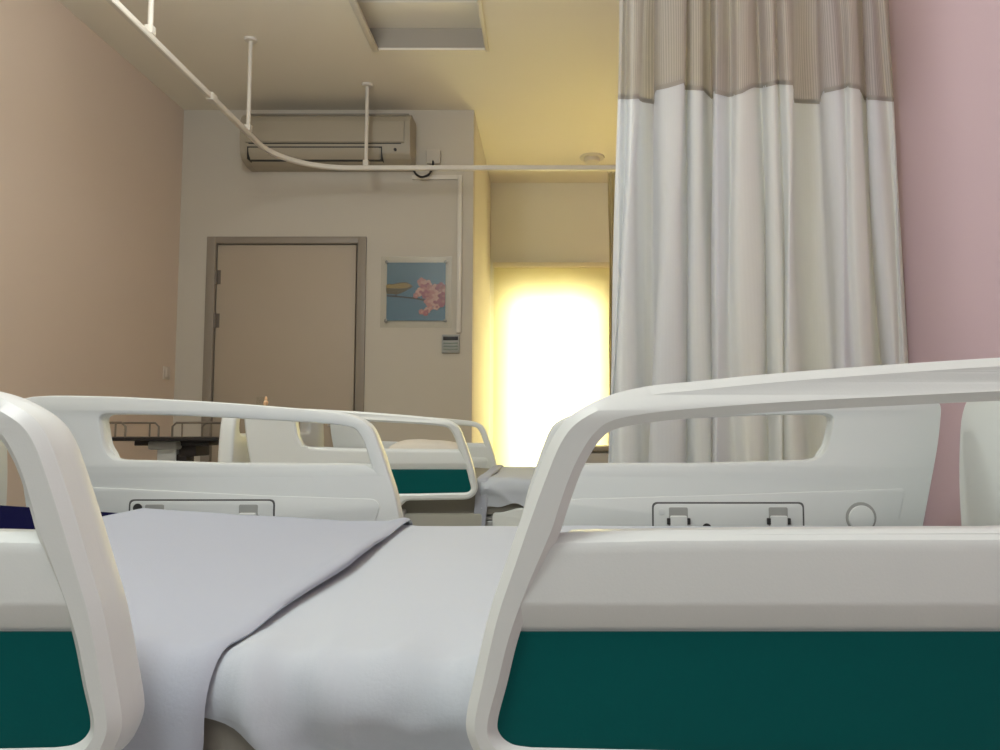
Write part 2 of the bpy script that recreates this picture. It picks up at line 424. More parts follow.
# cable trunking down the wall, cable loop, controller
pz = at(460, 177, YB-.02)
t = thing('cable_trunking', 'slim cream cable trunking running down the wall by the corner', 'cable trunking', (pz.x, YB, pz.z))
bm = bmesh.new(); bl = at(455, 333, YB).z-pz.z
box(bm, -.016, .016, -.022, 0, bl, .016, .003); finish(bm, 'vertical_run', M['white_metal'], t)
bm = bmesh.new(); box(bm, a1-pz.x-.02, -.0165, -.022, 0, -.016, .016, .003); finish(bm, 'horizontal_run', M['white_metal'], t)
pts = [at(414, 171, YB-.06), at(417, 175, YB-.07), at(422, 177, YB-.08), at(428, 175, YB-.07), at(431, 171, YB-.05), at(433, 165, YB-.04), at(433, 160, YB-.025)]
bm = bmesh.new(); tube(bm, spline(pts, 5), .008, 8)
tag(finish(bm, 'loose_cable', M['cable']), 'short black cable looping below the air conditioner', 'cable')
pj = at(434, 158, YB)
t = thing('junction_box', 'small cream junction box on the wall right of the air conditioner', 'junction box', (pj.x, YB, pj.z))
bm = bmesh.new(); box(bm, -.05, .05, -.035, 0, -.05, .05, .008); finish(bm, 'box_body', M['wall_back'], t)
bm = bmesh.new(); lathe(bm, [(.006, -.03), (.012, -.026), (.014, -.005), (.014, .002)], (0, -.018, -.05), axis='Z', n=12); finish(bm, 'cable_gland', M['wall_back'], t)
pc = at(451, 344, YB)
t = thing('thermostat', 'grey air conditioner controller with a dark display under the poster', 'thermostat', (pc.x, YB, pc.z))
bm = bmesh.new(); box(bm, -.062, .062, -.022, .004, -.064, .064, .005); finish(bm, 'case', M['slot'], t)
bm = bmesh.new(); box(bm, -.052, .052, -.0235, -.021, .024, .050, .001); finish(bm, 'display', M['black'], t)
for i in range(3):
    bm = bmesh.new(); box(bm, -.05, .05, -.0245, -.021, -.045+i*.021, -.033+i*.021, .001); finish(bm, 'button', M['lcd'], t)

# ------------------------------------------------------------------ poster
pp = at(416, 291.5, YB-.014)
t = thing('framed_poster', 'square bird and blossom print on the wall right of the door', 'poster', (pp.x, YB, pp.z))
hs = .205
SKY = bpy.data.materials.new('print_sky'); SKY.use_nodes = True
N = SKY.node_tree.nodes; L = SKY.node_tree.links
tc = N.new('ShaderNodeTexCoord'); mp_ = N.new('ShaderNodeSeparateXYZ'); L.new(tc.outputs['Object'], mp_.inputs[0])
r_ = N.new('ShaderNodeMapRange'); r_.inputs[1].default_value = -.2; r_.inputs[2].default_value = .2; L.new(mp_.outputs[2], r_.inputs[0])
cr = N.new('ShaderNodeMix'); cr.data_type = 'RGBA'; cr.inputs[6].default_value = (.075, .18, .28, 1); cr.inputs[7].default_value = (.05, .135, .20, 1)
L.new(r_.outputs[0], cr.inputs[0]); L.new(cr.outputs[2], N['Principled BSDF'].inputs['Base Color']); N['Principled BSDF'].inputs['Roughness'].default_value = .5
inks = [SKY, mat('print_branch', (.02, .02, .02), .6), mat('print_bird', (.30, .20, .04), .6), mat('print_bird_belly', (.09, .07, .02), .6),
        mat('print_blossom', (.48, .20, .19), .6, var=.2, vscale=30), mat('print_blossom_light', (.60, .34, .28), .6, var=.1, vscale=40), mat('print_blossom_dark', (.36, .11, .14), .6, var=.2, vscale=40)]
bm = bmesh.new(); box(bm, -hs, hs, -.013, -.011, -hs, hs, mi=0)
def pic(u, v): return ((u-400)/415*2*hs, (368-v)/420*2*hs)
def ink(poly, mi, lay):
    prism(bm, [pic(u, v) for u, v in poly], 'Y', -.013-.0003*lay, -.0131, mi)
ink([(193, 392), (300, 402), (400, 412), (470, 425), (468, 440), (400, 424), (300, 412), (193, 404)], 1, 1)
ink(spline([(193, 318), (240, 312), (290, 302), (335, 302), (368, 322), (374, 334), (350, 350), (310, 372), (270, 388), (225, 386), (193, 382)], 4, True), 3, 1)
ink(spline([(193, 320), (240, 318), (300, 308), (345, 312), (365, 326), (330, 342), (270, 346), (193, 340)], 4, True), 2, 2)
ink([(255, 384), (262, 384), (266, 402), (250, 402)], 1, 1)
rr = random.Random(3)
cent = [(440, 300), (480, 315), (455, 345), (500, 350), (540, 345), (575, 335), (592, 360), (430, 372), (470, 390), (520, 395), (560, 400), (590, 405), (490, 440), (530, 445), (570, 455), (500, 485), (480, 505), (590, 440), (400, 398), (545, 480), (470, 525), (440, 515)]
for i, (u, v) in enumerate(cent):
    big = 34 if v < 480 else 24
    if i in (18, 20, 21): big = 20
    a_ = rr.random()*6
    poly = []
    for kx in range(20):
        an = a_ + 2*PI*kx/20; rad = big*(.78+.25*abs(math.sin(2.5*(an-a_))))
        poly.append((min(607, u+rad*math.cos(an)), v+rad*math.sin(an)))
    ink(poly, 4 + (i % 3), 2+i)
    ink([(min(607, u+big*.35*math.cos(2*PI*kx/8)+4), v+big*.35*math.sin(2*PI*kx/8)) for kx in range(8)], 4+((i+1) % 3), 3+i)
finish(bm, 'print', inks, t, 0)
bm = bmesh.new(); box(bm, -.245, .25, -.022, -.0205, -.255, .245, .0005); finish(bm, 'acrylic_sheet', M['acrylic'], t, 0)
for sx, sz in ((-1, -1), (1, -1), (-1, 1), (1, 1)):
    bm = bmesh.new(); lathe(bm, [(.004, -.030), (.011, -.029), (.012, -.0225), (.005, -.0222), (.005, 0)], (sx*hs*1.005, 0, sz*hs*1.01), axis='Y', n=12); finish(bm, 'corner_stud', M['acrylic_stud'], t)

# ------------------------------------------------------------------ roller blind
YBL = YW-.14
bx0, bx1 = XC+.035, at(611, 300, YBL).x
bzt, bzb = at(550, 263, YBL).z, at(550, 477, YBL).z
t = thing('roller_blind', 'glowing cream roller blind pulled down over the bright window', 'blind', ((bx0+bx1)/2, YBL, bzt))
hwb = (bx1-bx0)/2
bm = bmesh.new(); box(bm, -hwb+.006, hwb-.006, -.001, .001, bzb-bzt, -.02); finish(bm, 'blind_cloth', M['blind'], t, 0)
bm = bmesh.new(); box(bm, -hwb, hwb, -.035, .04, -.045, .0, .006); box(bm, -hwb, hwb, .035, .1395, -.02, -.01); finish(bm, 'headrail', M['blind_rail'], t)
bm = bmesh.new(); box(bm, -hwb+.006, hwb-.006, -.008, .008, bzb-bzt-.012, bzb-bzt+.012, .003); finish(bm, 'bottom_bar', M['white_metal'], t)

# ------------------------------------------------------------------ curtain tracks
p0 = at(420, 168, 4.80); ZT = p0.z; YT = 4.80
XT = at(248.5, 118, 4.22).x
t = thing('ceiling_curtain_track', 'white curved curtain track hung from the ceiling by thin rods', 'curtain track', (0, 0, ZT))
R = .42; path = [(XT, YN+.3, 0)] + [(XT, y, 0) for y in (0, 1, 2, 3, YT-R-.2, YT-R)]
for k in range(1, 13):
    a = PI - k*PI/24
    path.append((XT+R+R*math.cos(a), YT-R+R*math.sin(a), 0))
path += [(x, YT, 0) for x in (XT+R+.2, -.5, 0, .5, XR-.002)]
bm = bmesh.new(); sweep_rect(bm, path, .028, .030); finish(bm, 'track', M['white_metal'], t)
bm = bmesh.new(); pj = at(205, 90, 3.75); box(bm, XT-.018, XT+.018, pj.y-.03, pj.y+.03, -.02, .02, .004); finish(bm, 'track_joint', M['white_metal'], t)
rod_y = [at(245, 118, 4.22).y, 3.15, 1.6, .2]
rods = [(XT, y) for y in rod_y] + [(at(366, 165, YT).x, YT)]
for x, y in rods:
    bm = bmesh.new(); tube(bm, [(x, y, .010), (x, y, ZC-ZT-.004)], .0115, 10)
    r = finish(bm, 'drop_rod', M['white_metal'], t)
    bm = bmesh.new(); lathe(bm, [(.012, -.016), (.034, -.012), (.038, 0), (.012, 0)], (x, y, ZC-ZT-.0005), n=16); finish(bm, 'ceiling_rose', M['white_metal'], r)
    bm = bmesh.new(); box(bm, x-.018, x+.018, y-.018, y+.018, .012, .05, .004); finish(bm, 'rod_clamp', M['white_metal'], r)

YC = 2.16
t = thing('straight_curtain_track', 'straight track carrying the pleated white curtain', 'curtain track', (0, YC, 2.46))
bm = bmesh.new(); box(bm, .05, XR-.002, -.014, .014, -.015, .015, .003); finish(bm, 'track', M['white_metal'], t)
for x in (.15, .9):
    bm = bmesh.new(); tube(bm, [(x, 0, .01), (x, 0, ZC-2.46-.004)], .0115, 10); lathe(bm, [(.012, -.016), (.034, -.012), (.038, 0), (.012, 0)], (x, 0, ZC-2.46-.0005), n=16); finish(bm, 'drop_rod', M['white_metal'], t)

# ------------------------------------------------------------------ pleated curtain
def build_curtain(t, plan, ztop, zseam, zbot, flare, xc, mats, seam_amp=.0, n=5):
    pl = spline(plan, n)
    L_ = [0]
    for a, b in zip(pl, pl[1:]): L_.append(L_[-1]+math.dist(a, b))
    ym = sum(p[1] for p in pl)/len(pl)
    tab = [(622, 97), (648, 97), (652, 100), (660, 101), (663, 88), (690, 81), (694, 88), (712, 89), (716, 96), (719, 91), (735, 95), (752, 92), (762, 86), (780, 83), (784, 82), (798, 83), (802, 101), (825, 101), (828, 91), (850, 85), (866, 88), (869, 98), (898, 99)]
    def seam(i):
        x, y = pl[i]; px = 548+x/y*750
        for (a, va), (b, vb) in zip(tab, tab[1:]):
            if px <= b: break
        v = va+(vb-va)*max(0, min(1, (px-a)/(b-a)))
        return at(px, v, ym+(y-ym)*.95).z
    def sheet(name, z0, z1, nz, m):
        bm = bmesh.new(); uvl = bm.loops.layers.uv.new('UVMap'); rows = []; uvs = {}
        for j in range(nz+1):
            row = []
            for i, (x, y) in enumerate(pl):
                zs = seam(i) if mats[0] else 0
                a = zs if z0 is None else z0; b = zs if z1 is None else z1
                z = a + (b-a)*j/nz
                q = (ztop-z)
                f = 1 + flare*(q/(ztop-.5))*1.0
                am = .55+.45*min(1, q/.45)
                wob = .010*math.sin(2.1*q+i*.13)*min(1, q) + .006*math.sin(4.7*q+i*.31)*min(1, q)
                v = bm.verts.new((xc+(x-xc)*f + wob, ym+(y-ym)*am + wob*.5, z)); row.append(v); uvs[v] = (L_[i], z)
            rows.append(row)
        for r0, r1 in zip(rows, rows[1:]):
            for i in range(len(r0)-1):
                fc = bm.faces.new((r0[i], r0[i+1], r1[i+1], r1[i]))
                for lp in fc.loops: lp[uvl].uv = uvs[lp.vert]
        me = bpy.data.meshes.new(name); bm.to_mesh(me); bm.free(); me.materials.append(m); me.shade_smooth()
        o = bpy.data.objects.new(name, me); COL.objects.link(o); o.parent = t
        return o
    if mats[0]:
        sheet('mesh_header', ztop, None, 16, mats[0])
        s = sheet('cloth_panel', None, zbot, 40, mats[1])
        bm = bmesh.new(); uvl = None
        # stitched seam band between mesh and cloth
        rows = []
        for dz in (-.007, .007):
            row = []
            for i, (x, y) in enumerate(pl):
                zs = seam(i) + dz
                q = ztop-zs; f = 1+flare*(q/(ztop-.5)); am = .55+.45*min(1, q/.45)
                wob = .010*math.sin(2.1*q+i*.13)*min(1, q) + .006*math.sin(4.7*q+i*.31)*min(1, q)
                row.append(bm.verts.new((xc+(x-xc)*f+wob, ym+(y-ym)*am+wob*.5-.0012, zs)))
            rows.append(row)
        for i in range(len(pl)-1): bm.faces.new((rows[0][i], rows[0][i+1], rows[1][i+1], rows[1][i]))
        me = bpy.data.meshes.new('seam_band'); bm.to_mesh(me); bm.free(); me.materials.append(M['mesh_seam']); me.shade_smooth()
        o = bpy.data.objects.new('seam_band', me); COL.objects.link(o); o.parent = t
    else:
        sheet('cloth_panel', ztop, zbot, 40, mats[1])
    for i in range(0, len(pl), 12):
        x, y = pl[i]; hk = bmesh.new(); tube(hk, [(x, ym+(y-ym)*.55, ztop-.01), (x, ym, ztop+.006)], .0025, 6)
        finish(hk, 'hook', M['white_metal'], t)

M['mesh_seam'] = mat('seam_thread', (.50, .47, .43), .9, transl=.3)
def pl_pt(px, Y): return ((px-548)*Y/750, Y)
plan = [pl_pt(*a) for a in (
    (624, 2.17), (628, 2.12), (633, 2.14), (640, 2.10), (649, 2.12), (651, 2.19), (652, 2.25), (657, 2.26), (661, 2.25), (662, 2.17), (665, 2.11), (675, 2.09), (690, 2.10),
    (694, 2.15), (696, 2.17), (700, 2.12), (710, 2.12), (713, 2.17), (714, 2.24), (717, 2.25), (718, 2.16), (722, 2.11), (730, 2.12), (738, 2.14), (745, 2.10), (755, 2.10), (762, 2.12), (766, 2.16),
    (772, 2.11), (780, 2.10), (784, 2.14), (791, 2.10), (799, 2.12), (801, 2.19), (803, 2.25), (812, 2.27), (824, 2.26), (827, 2.19), (829, 2.12), (840, 2.09), (848, 2.11), (856, 2.09), (866, 2.11),
    (868, 2.16), (871, 2.21), (874, 2.14), (882, 2.12), (889, 2.14), (894, 2.13), (898, 2.18))]
t = thing('privacy_curtain', 'pleated white privacy curtain with a striped mesh top by the pink wall', 'curtain', (0, 0, 0))
plan = [(x, y if y > 2.2 else 2.118+(y-2.118)*1.15) for x, y in plan]
build_curtain(t, plan, 2.44, at(700, 98, 2.14).z, .38, .13, .62, (M['mesh'], M['curtain']), .012)

plan2 = []
for k in range(26):
    x = at(608, 300, YT).x + .012*k
    plan2.append((x, YT + (.035 if k % 2 else -.035)))
t = thing('gathered_curtain', 'beige gathered curtain edge showing beside the window blind', 'curtain', (0, 0, 0))
build_curtain(t, plan2, ZT-.03, 1.6, .3, -.02, plan2[0][0], (None, M['curtain_far']))

# ------------------------------------------------------------------ hospital beds
Y0 = .56; W = 1.06; RT = .045
U = .000747
def outline_rail(k):
    """outer outline of a siderail in near-pixel units; k stretches the outer part"""
    A = spline([(66, -346), (40, -342), (19, -330), (6, -311), (1, -288), (9, -246), (23, -185), (40, -134), (58, -82), (73, -42), (84, -16), (97, 4), (115, 18), (145, 32), (183, 41), (230, 46), (300, 53), (400, 61), (533, 70), (700, 79), (900, 88), (1080, 91), (1165, 88)], 10)
    B = spline([(1165, 88), (1203, 80), (1220, 60), (1218, 20), (1206, -60), (1180, -180), (1155, -290)], 8)[1:]
    C = [(1148, -345), (1125, -385), (1080, -400), (400, -388), (372, -380), (345, -355), (325, -350), (120, -347)]
    f = lambda p: (p[0] if p[0] < 400 else 400+(p[0]-400)*k, p[1])
    return [f(p) for p in A+B+C]
HANDLE = [(88, -118), (93, -104), (98, -89), (105, -68), (113, -47), (122, -29), (133, -13), (148, -2), (183, 5), (233, 10), (333, 17), (533, 27), (700, 34), (865, 37)]
def hole_top(k, he=905):
    d = (he-905)
    A = spline(HANDLE, 10)
    B = spline([(865+d, 37), (893+d, 35), (905+d, 23), (899+d, -12), (888+d, -52), (868+d, -82), (838+d, -94), (800, -96)], 8)[1:]
    C = [(533, -104), (300, -105), (150, -107), (106, -108)]
    f = lambda p: (p[0] if p[0] < 400 else 400+(p[0]-400)*k, p[1])
    return [f(p) for p in A[:-1]+B+C]
def hole_big(k, he=905):
    d = (he-905)
    A = spline([(64, -314), (46, -311), (34, -302), (31, -288), (40, -253), (49, -216), (58, -188), (71, -155), (81, -132)] + HANDLE[1:], 10)
    B = spline([(865+d, 37), (893+d, 35), (905+d, 23), (899+d, -12), (888+d, -52), (868+d, -82), (860+d, -104), (858+d, -125)], 8)[1:]
    B2 = [(858+d, -196)] + rounded([(900+d, -203), (1120, -206), (1092, -322), (950, -324)], [0, 22, 22, 0])[1:]
    C = [(300, -319), (110, -315)]
    f = lambda p: (p[0] if p[0] < 400 else 400+(p[0]-400)*k, p[1])
    return [f(p) for p in A[:-1]+B+B2+C]
def teal_poly(k):
    p = [(40, -203), (1130, -203), (1100, -330), (300, -326), (18, -320)]
    f = lambda p: (p[0] if p[0] < 400 else 400+(p[0]-400)*k, p[1])
    return rounded([f(q) for q in p], [14, 20, 20, 0, 20])

def mscale(pts, s): return [(x*U*s, y*U) for x, y in pts]

def build_rail(parent, gx, side, k, far, inner_kind):
    """side = -1: rail reaches to the left of its gap end, +1: to the right. Outside face at y = 0 for the near rail."""
    sg = 1
    def place(o):
        return o
    yo = (lambda y: y) if not far else (lambda y: W+RT-y)
    def SL(bm, loops, ya, yb, bev, seg=3, mi=0, grow=0.0):
        a, b = sorted((yo(ya), yo(yb))); slab(bm, loops, a, b, bev, seg, mi=mi, grow=grow)
    bm = bmesh.new()
    he = 905 if side > 0 else 940
    ol, ht, hb = mscale(outline_rail(k), side), mscale(hole_top(k, he), side), mscale(hole_big(k, he), side)
    SL(bm, [ol, ht], .010, RT, .0075, 1)                    # body with the hand hole
    SL(bm, [ol, hb], 0, .030, .0070, 0, 0, .0004)                     # raised tube and frame on the outside
    bmesh.ops.remove_doubles(bm, verts=bm.verts, dist=1e-5)
    HB = [(100, -80), (113, -47), (122, -29), (133, -13), (148, -2), (183, 5), (233, 10), (333, 17), (533, 27), (700, 34), (865, 37), (1300, 40)]
    sst = lambda t: (lambda q: q*q*(3-2*q))(max(0, min(1, t)))
    bmesh.ops.triangulate(bm, faces=[f for f in bm.faces if len(f.verts) > 4])
    for v_ in bm.verts:                                     # the front of the hand bar leans back
        yl = yo(v_.co.y)
        if yl < .0155:
            u_, z_ = abs(v_.co.x)/U, v_.co.z/U
            wgt = sst((u_-112)/75)
            for (ua, va), (ub, vb) in zip(HB, HB[1:]):
                if u_ <= ub: break
            lo = va+(vb-va)*max(0, min(1, (u_-ua)/(ub-ua)))
            v_.co.y = yo(yl + wgt*.0065*sst((z_-lo-11.5)/9))
    # the belly between hand hole and coloured panel
    prof = [(.028, -117), (.021, -110.5), (.0185, -110), (.0125, -113.5), (.0065, -118.5), (.0048, -123), (.0044, -130), (.0008, -171), (.0009, -176), (.0100, -202), (.012, -206), (.022, -206)]
    rows = []
    for u, lift in ((50, 1), (100, 3), (200, 5), (400, 6), (533, 6), (700, 9), (820, 12.5), (866, 14), (900, 14), (1128, 10)):
        uu = u if u < 400 else 400+(u-400)*k
        fl = max(0, min(1, (u-820)/46))
        row = []
        for y, v in prof:
            yy = y if y > .0215 else y + (-.0008-y)*fl if v > -180 else y
            u_ = 64+(v+112)*.32 if u == 50 else uu
            row.append(bm.verts.new((u_*U*side, yo(yy), (v + (lift if v > -150 else 0))*U)))
        rows.append(row)
    for r0, r1 in zip(rows, rows[1:]):
        for i in range(len(prof)-1): bm.faces.new((r0[i], r0[i+1], r1[i+1], r1[i]))
    bm.faces.new(rows[-1])
    o = finish(bm, 'siderail', M['plastic'], parent, 27, (gx, 0, CZ))
    bm = bmesh.new(); SL(bm, [mscale(teal_poly(k), side)], .0072, .016, .001, 1); finish(bm, 'coloured_panel', M['teal'], o)
    # inner face: raised lower panel, latch plate, round cap
    f = lambda p: (p[0] if p[0] < 400 else 400+(p[0]-400)*k, p[1])
    if inner_kind == 'right':
        ip = [(78, -208), (533, -196), (1105, -176), (1062, -340), (95, -330)]
    else:
        ip = [(62, -225), (78, -206), (400, -196), (860, -176), (1108, -168), (1066, -350), (95, -330)]
    ipr = rounded([f(p) for p in ip], 14)
    bm = bmesh.new(); SL(bm, [mscale(ipr, side)], RT-.002, RT+.0028, .0012, 1); finish(bm, 'inner_panel', M['plastic_in'], o)
    if inner_kind == 'right': u0, u1, v1 = 383, 808, -219
    else: u0, u1, v1 = 367, 775, -211
    pl0 = rounded([(u0, v1), (u1, v1), (u1, v1-110), (u0, v1-110)], 14)
    bm = bmesh.new(); SL(bm, [mscale(rounded([(u0-5, v1+5), (u1+5, v1+5), (u1+5, v1-115), (u0-5, v1-115)], 16), side)], RT+.001, RT+.0032, .0004, 1)
    finish(bm, 'plate_gasket', M['slot_dark'], o)
    bm = bmesh.new(); SL(bm, [mscale(pl0, side)], RT+.002, RT+.0045, .001, 1); finish(bm, 'latch_plate', M['plastic_in'], o)
    ls = (u0+70, u1-70)
    for uc in ls:
        bm = bmesh.new()
        a = mscale(rounded([(uc-27, v1-10), (uc+27, v1-10), (uc+27, v1-95), (uc-27, v1-95)], 5), side)
        SL(bm, [a], RT+.004, RT+.0050, .0002, 1); q = finish(bm, 'latch_recess', M['slot'], o)
        bm = bmesh.new()
        a = mscale(rounded([(uc-24, v1-33), (uc+24, v1-33), (uc+24, v1-92), (uc-24, v1-92)], 5), side)
        SL(bm, [a], RT+.004, RT+.0125, .002, 2); finish(bm, 'latch', M['plastic_in'], o)
        for s_ in (-1, 1):
            bm = bmesh.new()
            a = mscale(rounded([(uc+s_*28-5, v1-40), (uc+s_*28+5, v1-40), (uc+s_*28+5, v1-58), (uc+s_*28-5, v1-58)], 2), side)
            SL(bm, [a], RT+.004, RT+.011, .0006, 1); finish(bm, 'latch_pin', M['dark'], o)
    def disc(uc, vc, r, ya, yb, name, m, bev=.002):
        pts = [(uc+r*math.cos(2*PI*i/28), vc+r*math.sin(2*PI*i/28)) for i in range(28)]
        bm = bmesh.new(); SL(bm, [mscale(pts, side)], ya, yb, bev, 2); return finish(bm, name, m, o)
    disc(u0+22 if inner_kind == 'right' else u1-22, v1-22, 10, RT+.004, RT+.0055, 'plate_cap', M['plastic_in'], .0005)
    disc((u0+u1)/2-62 if inner_kind == 'right' else u1-22, v1-68 if inner_kind == 'right' else v1-20, 13, RT+.004, RT+.0065, 'screw', M['dark'], .0008)
    if inner_kind == 'right':
        disc(f((975, 0))[0], -258, 44, RT+.002, RT+.0038, 'round_cap_ring', M['slot'], .001)
        disc(f((975, 0))[0], -260, 37, RT+.002, RT+.008, 'round_cap', M['plastic_in'], .003)
    return o
M['slot_dark'] = mat('gasket_grey', (.10, .10, .10), .6)

GL, GR = -.3125, -.0605
KL, KR = .885, 1.0
BX0, BX1 = -1.19, .905                   # inner faces of the end boards
def build_bed(label):
    t = thing('hospital_bed', label, 'hospital bed', (0, Y0, 0), 'hospital beds')
    build_rail(t, GL, -1, KL, False, 'left'); build_rail(t, GR, 1, KR, False, 'right')
    build_rail(t, GL, -1, KL, True, 'left'); build_rail(t, GR, 1, KR, True, 'right')
    # end boards with a hand slot
    for x0, x1 in ((BX0-.055, BX0), (BX1, BX1+.055)):
        zt, za = CZ+.085, .30
        ol = rounded([(.005, za), (-.008, CZ-.1), (.02, zt), (W+RT-.02, zt), (W+RT+.012, CZ-.1), (W+RT-.008, za)], [.04, .1, .11, .11, .1, .04], 8)
        h1 = rounded([(.065, CZ-.024), (.065, CZ+.035), (.50, CZ+.045), (.50, CZ-.024)], .02, 4)
        h2 = rounded([(.60, CZ-.024), (.60, CZ+.045), (.88, CZ+.04), (.88, CZ-.024)], .02, 4)
        bm = bmesh.new(); slab(bm, [ol, h1, h2], x0, x1, .014, 3, 'YZ')
        eb = finish(bm, 'end_board', M['plastic'], t)
        bm = bmesh.new(); a, b = sorted((x0 if x0 < 0 else x1, (x0+.01) if x0 < 0 else x1-.01))
        ip = rounded([(.12, .42), (.12, CZ-.14), (W+RT-.12, CZ-.14), (W+RT-.12, .42)], .05, 6)
        slab(bm, [ip], a-.002 if x0 < 0 else a, b if x0 < 0 else b+.002, .001, 1, 'YZ'); finish(bm, 'coloured_panel', M['teal'], eb)
    # steel frame under the mattress with side covers
    bm = bmesh.new()
    box(bm, BX0+.002, BX1-.002, .10, .16, .40, .455, .006); box(bm, BX0+.002, BX1-.002, W+RT-.16, W+RT-.10, .40, .455, .006)
    for x in (-1.0, -.5, 0, .5, .75): box(bm, x-.025, x+.025, .16, W+RT-.16, .405, .45, .004)
    box(bm, BX0+.02, BX1-.02, .10, W+RT-.10, .456, .476, .006)
    finish(bm, 'bed_frame', M['metal'], t)
    for y0, y1 in ((.058, .085), (W+RT-.085, W+RT-.058)):
        bm = bmesh.new(); slab(bm, [rounded([(BX0+.01, .33), (BX0+.01, .485), (-.30, .485), (-.30, .33)], .012, 3)], y0, y1, .004, 2); finish(bm, 'side_cover', M['side_cover'], t)
        bm = bmesh.new(); slab(bm, [rounded([(-.262, .33), (-.262, .488), (-.225, .488), (-.17, .505), (.85, .505), (.85, .33)], [.012, .012, .02, .02, .01, .01], 4)], y0, y1, .004, 2); finish(bm, 'side_cover', M['plastic'], t)
        # rail carrying arms
        for gx in (-.70, .30):
            bm = bmesh.new(); ya, yb = (.018, .10) if y0 < .5 else (W+RT-.10, W+RT-.018)
            box(bm, gx-.12, gx-.09, ya+.02, yb, .36, .50, .006); box(bm, gx+.09, gx+.12, ya+.02, yb, .36, .50, .006); box(bm, gx-.13, gx+.13, ya+.02, ya+.045, .33, .37, .006)
            finish(bm, 'rail_bracket', M['metal'], t)
    for x in (-.95, .66):
        for y in (.16, W+RT-.16):
            bm = bmesh.new(); box(bm, x-.03, x+.03, y-.03, y+.03, .13, .41, .006); box(bm, x-.035, x+.035, y-.018, y+.018, .09, .135, .005)
            lg = finish(bm, 'leg', M['metal'], t)
            bm = bmesh.new(); lathe(bm, [(.02, -.018), (.058, -.018), (.064, -.010), (.064, .010), (.058, .018), (.02, .018)], (x, y, .064), axis='Y', n=24); finish(bm, 'caster', M['dark'], lg)
    return t
M['side_cover'] = mat('grey_green_cover', (.46, .46, .40), .45)

bed1 = build_bed('nearest white hospital bed, navy mattress bare at its left end, teal side panels')

# ---- bedding of the near bed (local to the bed's Y0) -------------------------------------------
ZM = CZ-.209; MN, MF = Y0+.085, Y0+W-.06; MB = ZM-.113
def rise(x):
    """the mattress lies slightly higher towards its left end"""
    q = max(0, -.26-x); return .054*min(1, q/.86)
RC = .03
def cross(n_side=8, n_arc=8, n_top=40, zb=None, r=RC):
    zb = MB if zb is None else zb
    P = []
    for k in range(n_side): P.append((MN, zb+(ZM-r-zb)*k/n_side, -1, 0))
    for k in range(n_arc):
        a = PI - k*PI/2/n_arc; P.append((MN+r+r*math.cos(a), ZM-r+r*math.sin(a), math.cos(a), math.sin(a)))
    for k in range(n_top): P.append((MN+r+(MF-MN-2*r)*k/n_top, ZM, 0, 1))
    for k in range(n_arc+1):
        a = PI/2 - k*PI/2/n_arc; P.append((MF-r+r*math.cos(a), ZM-r+r*math.sin(a), math.cos(a), math.sin(a)))
    for k in range(1, n_side+1): P.append((MF, ZM-r+(zb-ZM+r)*k/n_side, 1, 0))
    return P

# mattress
mt = thing('mattress', 'navy vinyl mattress on the near bed, bare at its left end', 'mattress', (0, 0, 0), 'hospital mattresses')
def mattress_core():
    bm = bmesh.new(); rows = []
    xs = [(BX0+.05, .030), (BX0+.054, .018), (BX0+.063, .008), (BX0+.08, 0)] + [(BX0+.08+i*(BX1-BX0-.16)/24, 0) for i in range(1, 24)] + [(BX1-.08, 0), (BX1-.063, .008), (BX1-.054, .018), (BX1-.05, .030)]
    for x, ins in xs:
        a, b, z0, z1 = MN+ins, MF-ins, MB+ins, ZM+rise(x)-ins
        rows.append([bm.verts.new((x, y, z)) for y, z in rounded([(a, z0), (a, z1), (b, z1), (b, z0)], .05, 6)])
    n = len(rows[0])
    for p, q in zip(rows, rows[1:]):
        for i in range(n): bm.faces.new((p[i], p[(i+1) % n], q[(i+1) % n], q[i]))
    bm.faces.new(rows[0]); bm.faces.new(rows[-1][::-1])
    return bm
mcore = finish(mattress_core(), 'core', M['navy'], mt, 50)

def cloth(name, xs, hfun, m, zb_fun=None, solid=.0, extra=None):
    """cloth lying over the mattress: grid over xs and the mattress's cross section"""
    P = cross(); bm = bmesh.new(); rows = []
    tot = len(P)
    for x in xs:
        zb = zb_fun(x) if zb_fun else MB
        row = []
        for j, (y, z, ny, nz) in enumerate(P):
            if j < 8:
                zz = zb+(ZM-RC-zb)*j/8
            elif j >= tot-8:
                q = (j-(tot-9))/8; zz = ZM-RC+(zb-ZM+RC)*q
            else: zz = z
            h = hfun(x, y, zz, j)
            row.append(bm.verts.new((x, y+ny*h, zz+nz*h + rise(x)*max(0, min(1, (zz-MB)/(ZM-MB))))))
        rows.append(row)
    for a, b in zip(rows, rows[1:]):
        for i in range(tot-1): bm.faces.new((a[i], a[i+1], b[i+1], b[i]))
    if extra: extra(bm, rows)
    return finish(bm, name, m, None, 60)

def nz(x, y, z, s=6, a=1): return a*noise.noise(Vector((x*s, y*s, z*s)))
def wr(x, y, z):
    """soft wrinkles, stronger where the sheet turns down over the near side"""
    d = max(0, min(1, (Y0+.20-y)/.12))
    w1 = math.sin((x*26 + (z-ZM)*38 + 2.5*noise.noise(Vector((x*5, z*9, 0)))))
    return .0012*noise.noise(Vector((x*7, y*5, 3))) + .0010*abs(noise.noise(Vector((x*3, y*16, 7)))) + d*min(1, (x+.305)/.05)*(.010*w1*abs(noise.noise(Vector((x*4+2, z*5, 1)))) + .007*noise.noise(Vector((x*9, y*8, z*12))) + .007*(1-abs(noise.noise(Vector((x*15+(z-ZM)*12, (z-ZM)*26, 5))))*2.2) + .004*noise.noise(Vector((x*34, y*20, z*30))) + .013*math.exp(-((x+.255+(ZM-z)*-.55)/.022)**2))

